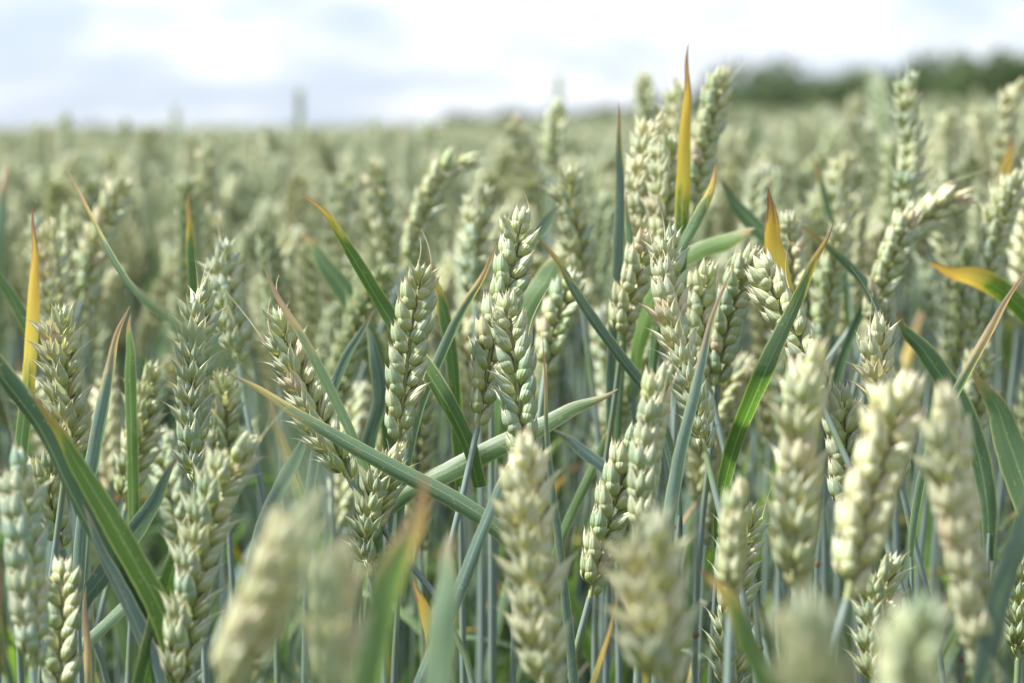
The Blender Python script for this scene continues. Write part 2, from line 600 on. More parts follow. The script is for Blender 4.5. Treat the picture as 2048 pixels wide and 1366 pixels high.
def leaf_mesh(path, width, fold, roll_deg, view_dir, twist=0.0, base_w=0.75, tip_pow=0.85, wob=0.02, rng=R, mat=None, seg=None, across=6, tip_start=0.45):
    mb = MB()
    n = seg or 34
    pp = catmull(path, n)
    T = tangents(pp)
    rows, uvs = [], []
    ph = rng.uniform(0, 6)
    for i, p in enumerate(pp):
        t = i / n
        side = T[i].cross(view_dir)
        side = side.normalized() if side.length > 1e-4 else Vector((1, 0, 0))
        side = Quaternion(T[i], math.radians(roll_deg + twist * t)) @ side
        nor = T[i].cross(side).normalized()
        w = base_w + (1 - base_w) * min(1.0, t / 0.3)
        if t > tip_start:
            q = (t - tip_start) / (1 - tip_start)
            w *= max(0.02, (1 - q ** 1.5)) ** tip_pow
        w *= 1 + wob * math.sin(ph + t * 17) + rng.uniform(-.035, .035)
        hw = width * 0.5 * w
        fo = fold * (1 - 0.35 * t)
        if t > .78:
            p = p + side * (width * .16 * math.sin(ph + t * 26) * (t - .78) / .22) + nor * (width * .5 * math.sin(ph * 2) * ((t - .78) / .22) ** 2)
        row, ur = [], []
        for j in range(across + 1):
            s = j / across * 2 - 1
            ang = abs(s) * fo
            yy = math.sin(ang) / max(ang, 1e-3) if fo > 0.02 else 1.0
            row.append(p + side * (hw * s * math.cos(ang * 0.8)) - nor * (hw * abs(s) * math.sin(ang * 0.8))
                       + nor * (hw * 0.10 * math.sin(ph + t * 23 + s * 2.0) * wob * 20))
            ur.append((j / across, t))
        rows.append(row)
        uvs.append(ur)
    mb.grid(rows, uvs, 0)
    return mb if mat == 'mb' else mb.mesh("leaf", [mat or M_LEAF])


def T3(v):
    return Matrix.Translation(v)


# ------------------------------------------------------------------ ground
gs = MB()
ys = [-6, -3, -1, 0, 1, 2, 4, 7, 12, 20, 30, 45, 60, 75, 80, 90, 110, 140, 170, 260, 500, 1200, 4000]
xs = [-2500, -700, -250, -120, -60, -40, -30, -20, -10, -5, -2, 0, 2, 5, 10, 20, 30, 40, 60, 120, 250, 700, 2500]
gs.grid([[Vector((x, y, ground_z(x, y))) for x in xs] for y in ys], [[(0, 0)] * len(xs)] * len(ys))
gm = gs.mesh("ground", [M_SOIL])
tag(link("ground", gm), "brown field soil under the wheat", None, None, "structure")

ANCHORS = []      # (px, py, short phrase) of the traced plants, used to word the labels of the others


# ------------------------------------------------------------------ traced wheat plants
hero_leaves = []


def wheat_plant(label, d, pts, view=0, style="tight", ripe=.35, blue=.5, scale=1.0, awns=2, group=None, detail=True, leaf=None, short=None, seed=None, dd=None):
    rng = random.Random(seed if seed is not None else int(pts[0][0] * 7 + pts[0][1]))
    ddd = dd if dd is not None else rng.uniform(-.012, .012)
    n = len(pts)
    P = [at(p[0], p[1], d + ddd * i / (n - 1)) for i, p in enumerate(pts)][::-1]
    axis, T, mats = ear_layout(P, view, rng, scale, FW)
    foot = axis[0]
    sp = stem_path(T[0], foot)
    base = sp[0].copy()
    root = link("wheat_plant", None)
    root.empty_display_size = 0.02
    root.location = base
    tag(root, label, "wheat plant", group)
    rel = T3(-base)
    # stem with its sheath and node
    mb = MB()
    path = catmull(sp, 26)
    rad = [(2.0 - 0.75 * (i / 26) ** 1.5) * MM for i in range(27)]
    tube(mb, [p - base for p in path], rad, 8)
    st = link("stem", mb.mesh("stem", [M_STEM]), root)
    kk = 22
    rb = MB()
    tb = (path[kk] - path[kk - 1]).normalized()
    tube(rb, [path[kk] - base + tb * q * MM for q in (-1.2, -.5, .5, 1.2)], [rad[kk] * q for q in (1.02, 1.25, 1.25, 1.02)], 8)
    link("node", rb.mesh("node", [M_NODE]), st)
    # ear: rachis with its spikelets
    mb = MB()
    tube(mb, [p - foot for p in axis[:39]], [1.0 * MM * scale * (1 - .5 * i / 40) for i in range(39)], 6)
    ear = link("ear", mb.mesh("rachis", [M_RACHIS]), root, T3(foot - base))
    for i, M in enumerate(mats):
        me = SP_MESH[style if rng.random() < .85 else ("open" if style == "tight" else "tight")]
        s = link("spikelet", me[rng.randrange(len(me))], ear, T3(-foot) @ M)
        s.color = (max(0, min(1, ripe + 0.25 * (i / len(mats) - .5) + rng.uniform(-.08, .08))), max(0, min(1, blue + rng.uniform(-.3, .3))), 1, 1)
    for a in range(awns):
        i = len(mats) - 1 - rng.randrange(0, min(5, len(mats)))
        M = T3(-foot) @ mats[i]
        tip = M @ Vector((2.5 * MM, rng.choice((-1, 1)) * 3 * MM, 10.0 * MM))
        dirv = (T[-1] + Vector((rng.uniform(-.25, .25), rng.uniform(-.2, .2), .1))).normalized()
        link("awn", awn_mesh(rng, tip, dirv, rng.uniform(6, 19) * MM), ear)
    if leaf:
        add_leaf(root, base, st, **leaf)
    if d > .72:
        hero_leaves.append((root, path, base, rng))
    cx = sum(p[0] for p in pts) / n
    cy = sum(p[1] for p in pts) / n
    if short:
        ANCHORS.append((cx, cy, short))
    return root


def leaf_foot(P, q=1.0):
    """the blade's lower end: from the first traced point it bends over into the upright sheath"""
    t = (P[1] - P[0]).normalized()
    a = P[0] - t * 0.012 * q - Vector((0, 0, 0.008 * q))
    b = a - Vector((t.x * 0.008, t.y * 0.008, 0.022)) * q
    return [b - Vector((t.x * 0.002, 0, 0.022)) * q, b, a]


def add_leaf(root, base, stem, d, pts, w, yel=.1, green=.4, pale=.2, brown=.5, roll=20, fold=.5, twist=0, label=None, base_w=.75, tip_start=.45, foot=0.0):
    P = [at(p[0], p[1], p[2] if len(p) > 2 else d) for p in pts]
    dd = (P[len(P) // 2] - C0).dot(FW)
    L0 = sum((b - a).length for a, b in zip(P, P[1:]))
    if foot:
        P = leaf_foot(P, foot) + P
        base_w = min(base_w, .5)
    L1 = sum((b - a).length for a, b in zip(P, P[1:]))
    q = L0 / L1
    me = leaf_mesh([p - base for p in P], w * dd / F, fold, roll, FW, twist, base_w=base_w, tip_start=1 - (1 - tip_start) * q, seg=44 if foot else 34)
    o = link("leaf", me, root)
    o.color = (yel * q, green, pale, brown)
    if label:
        o['label'] = label
    return o


def wheat_shoot(label, d, pts, w, group=None, short=None, foot=1.0, stem_r=1.0, **kw):
    """a tiller that shows no ear: pts run from the leaf's foot to its tip"""
    P = [at(p[0], p[1], p[2] if len(p) > 2 else d) for p in pts]
    p0 = leaf_foot(P, foot)[0] + Vector((0, 0, .012 * foot))
    base = Vector((p0.x, p0.y, ground_z(p0.x, p0.y) - 0.01))
    root = link("wheat_shoot", None)
    root.empty_display_size = 0.02
    root.location = base
    tag(root, label, "wheat shoot", group)
    mb = MB()
    n = 14
    bx = R.uniform(-.012, .012)
    path = [Vector((bx * math.sin(math.pi * i / n), 0, (p0.z - base.z) * i / n)) for i in range(n + 1)]
    tube(mb, path, [(2.1 - 0.6 * i / n - (.8 if i == n else 0)) * MM * stem_r for i in range(n + 1)], 8)
    st = link("stem", mb.mesh("stem", [M_STEM]), root)
    add_leaf(root, base, st, d, pts, w, foot=foot, **kw)
    if short:
        ANCHORS.append((pts[-1][0], pts[-1][1], short))
    return root


EARS = [
    # --- sharp ears
    dict(label="sharp upright wheat ear with two braided rows, left of the crossing leaf stem", d=.800, pts=[(846, 537), (826, 640), (806, 800), (796, 905)], view=4, ripe=.42, blue=.55, awns=2, short="sharp braided ear left of centre"),
    dict(label="sharp plump braided ear at centre, its foot hidden by a blurred ear", d=.790, pts=[(1016, 598), (1028, 700), (1040, 820), (1050, 945)], view=-6, ripe=.30, blue=.6, awns=3, short="sharp braided ear at centre"),
    dict(label="tall bending wheat ear just behind the central braided ear", d=.815, pts=[(1042, 425), (1028, 520), (990, 660), (955, 855)], view=12, ripe=.32, blue=.5, awns=3, short="tall bending ear behind the central one",
         leaf=dict(d=.815, pts=[(957, 975), (930, 880, .812), (868, 765, .815), (786, 648, .825), (706, 515, .82), (650, 425, .815), (612, 374, .81)], w=44, yel=.13, green=.72, pale=.12, brown=.75, roll=-28, fold=.55, label="long dark leaf slanting up left to a rust-brown tip")),
    dict(label="sharp bluish ear half covered by a blurred grey-green leaf", d=.80, pts=[(400, 566), (392, 690), (386, 830), (392, 975)], view=78, style="open", ripe=.15, blue=.85, awns=4, short="bluish ear behind the blurred leaf"),
    dict(label="sharp ear leaning left, crossed by a long yellow-tipped leaf", d=.805, pts=[(548, 640), (590, 740), (640, 850), (702, 965)], view=50, style="open", ripe=.38, blue=.45, awns=4, short="leaning ear left of centre"),
    dict(label="short drooping ear under the long slanting leaf, left of the grey stems", d=.79, pts=[(782, 908), (752, 1000), (736, 1080), (742, 1150)], view=70, style="open", ripe=.35, blue=.5, awns=2, short="short drooping ear below centre"),
    dict(label="sharp ear at far left rising behind two crossing dark leaves", d=.81, pts=[(112, 634), (126, 740), (138, 850), (128, 960)], view=58, style="open", ripe=.48, blue=.4, awns=2, short="sharp ear at far left"),
    dict(label="shaded ear low at left between the crossing leaves and the edge", d=.84, pts=[(96, 925), (100, 1010), (124, 1100)], view=35, ripe=.25, blue=.5, awns=0),
    dict(label="sharp whitish ear with curling beaks right of centre", d=.79, pts=[(1334, 462), (1334, 560), (1352, 670), (1388, 790), (1411, 905)], view=66, style="open", ripe=.55, blue=.75, awns=4, short="whitish ear with curling beaks"),
    dict(label="full slightly soft ear below the whitish ear with curling beaks", d=.725, pts=[(1318, 745), (1302, 850), (1288, 960), (1284, 1085)], view=72, ripe=.48, blue=.4, scale=1.02, awns=2, short="full ear right of centre"),
    dict(label="sharp green ear with saw-toothed left edge curving down to its stem", d=.775, pts=[(1268, 868), (1240, 970), (1204, 1085), (1180, 1195)], view=16, ripe=.22, blue=.6, awns=0, short="saw-toothed green ear"),
    dict(label="pale ear top with long curved awns at right", d=.80, pts=[(1746, 652), (1756, 740), (1780, 850), (1800, 960)], view=52, style="open", ripe=.70, blue=.55, awns=6, short="awned pale ear at right"),
    dict(label="small ear tip showing between two blurred foreground ears at right", d=.815, pts=[(1680, 792), (1688, 880), (1698, 1040)], view=8, ripe=.3, blue=.5, awns=1),
    dict(label="cream ear beneath the yellow leaf, crossed by the broad green leaf", d=.81, pts=[(1524, 528), (1556, 610), (1604, 700), (1640, 800)], view=10, ripe=.62, blue=.5, awns=1, short="cream ear under the yellow leaf"),
    dict(label="nodding ear right of the folded pale leaf", d=.86, pts=[(1500, 512), (1468, 600), (1444, 690), (1436, 770)], view=14, ripe=.30, blue=.6, awns=1, short="nodding ear right of the folded leaf"),
    dict(label="ear shoulder seen between the whitish ear and the folded leaf", d=.87, pts=[(1408, 545), (1398, 610), (1405, 700), (1420, 780)], view=40, ripe=.42, blue=.45, awns=1),
    dict(label="narrow chalk-white ear standing behind the yellow leaf", d=.93, pts=[(1574, 436), (1580, 510), (1586, 620), (1592, 720)], view=2, ripe=.85, blue=.5, scale=.9, awns=2, short="chalk-white ear behind the yellow leaf"),
    dict(label="tall green ear against the sky, right of the upright yellow leaf", d=1.0, pts=[(1440, 148), (1424, 230), (1402, 320), (1384, 425)], view=18, ripe=.32, blue=.5, awns=2, short="tall ear right of the upright yellow leaf"),
    dict(label="whitish full ear left of the upright yellow leaf", d=.96, pts=[(1308, 244), (1286, 320), (1274, 400), (1284, 500)], view=75, style="open", ripe=.85, blue=.7, scale=1.05, awns=2, short="whitish ear left of the upright yellow leaf"),
    dict(label="ear directly left of the yellow leaf, overlapping the whitish one", d=.95, pts=[(1334, 290), (1330, 370), (1326, 450), (1330, 540)], view=40, style="open", ripe=.5, blue=.5, awns=1),
    dict(label="ear tip peeping from behind the upright yellow leaf", d=1.10, pts=[(1352, 184), (1352, 260), (1350, 360)], view=60, style="open", ripe=.6, blue=.3, awns=2),
    dict(label="blurred ear tip above the horizon, left of the upright yellow leaf", d=1.45, pts=[(1286, 154), (1290, 210), (1290, 300)], view=20, ripe=.3, blue=.4, awns=0),
    dict(label="tan-flecked ear left of the whitish ear with curling beaks", d=.87, pts=[(1286, 478), (1272, 550), (1252, 620), (1244, 690)], view=30, ripe=.62, blue=.4, awns=1, short="tan-flecked ear"),
    dict(label="tallest ear at right, green and standing above the trees", d=1.06, pts=[(1812, 156), (1816, 240), (1820, 330), (1800, 440)], view=62, style="open", ripe=.28, blue=.55, awns=2, short="tallest ear at right"),
    dict(label="soft ear arching right below the tallest ear", d=1.0, pts=[(1930, 394), (1870, 420), (1812, 470), (1776, 540)], view=25, ripe=.55, blue=.4, awns=1, short="ear arching right"),
    dict(label="slanting ear under the tallest ear, beside a dark narrow leaf", d=.95, pts=[(1820, 430), (1790, 500), (1760, 580), (1740, 665)], view=12, ripe=.40, blue=.6, awns=1, short="slanting ear under the tallest one"),
    dict(label="soft slanting ear near the right edge above the yellow bent leaf", d=1.0, pts=[(2034, 345), (1998, 450), (1968, 560), (1940, 680)], view=22, ripe=.42, blue=.55, awns=1, short="slanting ear near the right edge"),
    dict(label="dim ear below the yellow bent leaf at right", d=.98, pts=[(1962, 700), (1950, 780), (1944, 900)], view=30, ripe=.28, blue=.5, awns=0),
    dict(label="blurred cream ear at the right edge above an orange leaf", d=1.2, pts=[(2032, 166), (2016, 220), (2008, 300), (2006, 380)], view=65, style="open", ripe=.75, blue=.4, awns=0, short="cream ear at the right edge"),
    dict(label="blurred ear left of the cream ear at the right edge", d=1.5, pts=[(1896, 232), (1892, 290), (1890, 370)], view=40, style="open", ripe=.7, blue=.4, awns=0),
    dict(label="blurred ear between the broad green leaf tip and the tallest ear", d=1.15, pts=[(1686, 318), (1680, 380), (1684, 460), (1690, 520)], view=50, style="open", ripe=.6, blue=.4, awns=1, short="blurred ear right of the broad leaf tip"),
    dict(label="shaded ear right of the broad green leaf tip", d=1.0, pts=[(1674, 462), (1662, 540), (1650, 620), (1640, 710)], view=20, ripe=.32, blue=.55, awns=0),
    dict(label="soft ear above the sharp braided ear left of centre", d=1.12, pts=[(748, 330), (760, 400), (772, 470), (782, 560)], view=25, ripe=.5, blue=.6, awns=1, short="soft ear above the left braided ear"),
    dict(label="arched ear bending over to the right, behind centre left", d=1.08, pts=[(948, 322), (900, 335), (862, 390), (836, 460), (812, 535)], view=10, ripe=.42, blue=.45, awns=1, short="arched ear"),
    dict(label="soft ear between the arched ear and the tall bending ear", d=1.05, pts=[(958, 388), (954, 450), (948, 530), (950, 610)], view=45, style="open", ripe=.4, blue=.6, awns=2),
    dict(label="blurred ear leaning left, above the tall bending ear", d=1.25, pts=[(1028, 240), (1046, 300), (1066, 370), (1076, 430)], view=60, style="open", ripe=.55, blue=.4, awns=0),
    dict(label="blurred upright ear touching the tree line above centre", d=1.35, pts=[(1114, 212), (1108, 270), (1104, 350)], view=20, ripe=.45, blue=.4, awns=0),
    dict(label="soft ear with a yellow-tipped leaf end, right of the tall bending ear", d=1.0, pts=[(1128, 352), (1142, 420), (1152, 490), (1160, 570)], view=40, style="open", ripe=.45, blue=.5, awns=1, short="soft ear right of the tall bending one"),
    dict(label="dim slanting ear behind the dark leaf right of centre", d=.93, pts=[(1142, 560), (1118, 620), (1098, 690), (1090, 750)], view=20, ripe=.3, blue=.5, awns=0),
    dict(label="blurred ear standing alone above the field at left", d=1.35, pts=[(416, 298), (416, 360), (418, 440), (420, 500)], view=35, ripe=.45, blue=.4, awns=0, short="lone blurred ear at left"),
    dict(label="soft curved ear left of the long dark leaf", d=1.1, pts=[(248, 366), (222, 420), (188, 500), (164, 600)], view=30, style="open", ripe=.5, blue=.55, awns=1, short="soft curved ear at left"),
    dict(label="pale open ear right of the orange leaf at far left", d=1.0, pts=[(92, 452), (100, 520), (110, 600), (118, 690)], view=70, style="open", ripe=.7, blue=.5, awns=2, short="pale open ear at far left"),
    dict(label="green ear just behind the bluish ear at left", d=.93, pts=[(438, 500), (448, 570), (462, 640), (476, 730)], view=60, style="open", ripe=.22, blue=.6, awns=2),
    dict(label="shaded ear between the folded yellow-edged leaf and the bluish ear", d=.92, pts=[(296, 738), (284, 840), (266, 930), (250, 1020)], view=55, style="open", ripe=.3, blue=.45, awns=0, short="shaded ear left of the bluish ear"),
    dict(label="dim ear low behind the bluish ear, above the green slanting ear", d=.9, pts=[(440, 770), (446, 840), (450, 920)], view=45, style="open", ripe=.3, blue=.45, awns=0),
    # --- foreground
    dict(label="large blurred foreground ear at bottom left of centre", d=0.48, scale=1.03, pts=[(592, 1030), (556, 1130), (506, 1250), (440, 1390)], view=70, ripe=0.95, blue=.4, awns=0, short="large blurred ear at bottom left"),
    dict(label="large blurred ear beside the bottom left foreground ear, farther right", d=0.47, scale=.95, pts=[(664, 1125), (662, 1230), (668, 1400)], view=65, ripe=1.0, blue=.3, awns=0),
    dict(label="blurred upright ear in front of the central braided ear", d=0.65, scale=1.15, pts=[(1036, 892), (1050, 1010), (1072, 1180), (1096, 1400)], view=62, style="open", ripe=0.85, blue=.45, awns=0, short="blurred upright ear below centre"),
    dict(label="blurred ear at the bottom edge right of centre", d=0.56, scale=1.2, pts=[(1286, 1082), (1304, 1190), (1334, 1390)], view=50, style="open", ripe=0.75, blue=.5, awns=0, short="blurred ear at the bottom edge"),
    dict(label="big upright blurred ear right of the broad green leaf", d=0.63, scale=1.2, pts=[(1612, 704), (1602, 840), (1594, 1000), (1592, 1190)], view=76, style="open", ripe=0.75, blue=.5, awns=0, short="big upright blurred ear"),
    dict(label="blurred ear slanting left, middle of three at lower right", d=0.63, scale=1.15, pts=[(1806, 778), (1772, 890), (1728, 1040), (1694, 1200)], view=16, ripe=0.95, blue=.4, awns=0, short="blurred slanting ear at lower right"),
    dict(label="long blurred ear leaning right at lower right", d=0.6, scale=1.15, pts=[(1872, 786), (1896, 900), (1924, 1080), (1962, 1290), (1980, 1400)], view=60, ripe=0.85, blue=.5, awns=0, short="long blurred ear at lower right"),
    dict(label="very blurred ear tip at the bottom edge below the big upright ear", d=.38, scale=.85, pts=[(1606, 1250), (1624, 1330), (1640, 1480)], view=40, ripe=.25, blue=.2, awns=0),
    dict(label="very blurred ear tip at the bottom edge at lower right", d=.43, scale=.85, pts=[(1838, 1256), (1816, 1340), (1790, 1480)], view=10, ripe=.3, blue=.4, awns=0),
    dict(label="bluish slightly soft ear at the lower left edge", d=.68, pts=[(26, 916), (44, 1040), (56, 1180), (66, 1340)], view=72, ripe=.25, blue=.9, awns=1, short="bluish ear at the lower left edge"),
    dict(label="narrow braided ear at the lower left, right of the bluish edge ear", d=.73, pts=[(128, 1138), (126, 1220), (122, 1320), (118, 1420)], view=6, ripe=.28, blue=.55, scale=.88, awns=1),
    dict(label="green ear slanting down left below the bluish ear", d=.70, pts=[(494, 874), (436, 985), (394, 1130), (352, 1390)], view=48, style="open", ripe=.28, blue=.6, awns=3, short="green slanting ear at lower left"),
    dict(label="soft tan ear left of the big upright blurred ear", d=.64, pts=[(1470, 990), (1466, 1080), (1462, 1200)], view=70, ripe=.62, blue=.2, scale=.8, awns=0),
    dict(label="green ear low behind the soft tan ear", d=.80, pts=[(1494, 1020), (1476, 1130), (1464, 1260), (1462, 1400)], view=50, style="open", ripe=.28, blue=.6, awns=1),
    dict(label="green ear fragment low between blurred ears at lower right", d=.74, pts=[(1768, 1130), (1756, 1200), (1750, 1290), (1756, 1390)], view=40, style="open", ripe=.28, blue=.5, awns=0),
    dict(label="sharp ear fragment at the lower right edge", d=.80, pts=[(2044, 1130), (2040, 1220), (2036, 1320)], view=60, style="open", ripe=.3, blue=.5, awns=0),
    # --- tall distant ears breaking the skyline
    dict(label="tall slim ear far off, rising alone into the sky left of centre", d=3.3, pts=[(599, 176), (599, 230), (598, 290)], view=0, ripe=.1, blue=.9, awns=0, group="distant ears breaking the skyline", scale=.9),
    dict(label="dim ear tip in the sky above the upright ear at the tree line", d=3.0, pts=[(1118, 150), (1116, 200), (1112, 270)], view=0, ripe=.1, blue=.9, awns=0, group="distant ears breaking the skyline", scale=.8),
    dict(label="faint ear tip on the skyline left of the tall slim ear", d=3.6, pts=[(352, 214), (352, 260), (352, 310)], view=10, ripe=.1, blue=.9, awns=0, group="distant ears breaking the skyline", scale=.9),
    dict(label="leftmost blurred ear on the skyline", d=2.6, pts=[(72, 244), (74, 300), (76, 370)], view=20, ripe=.25, blue=.6, awns=0, group="distant ears breaking the skyline"),
    dict(label="second blurred ear from the left edge on the skyline", d=2.5, pts=[(130, 226), (132, 290), (134, 360)], view=60, ripe=.25, blue=.6, awns=0, group="distant ears breaking the skyline"),
    dict(label="third blurred ear from the left edge on the skyline", d=2.5, pts=[(248, 240), (252, 300), (256, 370)], view=40, ripe=.25, blue=.6, awns=0, group="distant ears breaking the skyline"),
    dict(label="blurred ear on the skyline above the soft ear left of centre", d=2.4, pts=[(748, 240), (758, 300), (768, 370)], view=20, ripe=.2, blue=.7, awns=0, group="distant ears breaking the skyline"),
    dict(label="blurred ear on the skyline left of the low dark hedge", d=2.2, pts=[(856, 246), (850, 310), (846, 380)], view=50, ripe=.3, blue=.5, awns=0, group="distant ears breaking the skyline"),
]
for e in EARS:
    wheat_plant(**e)

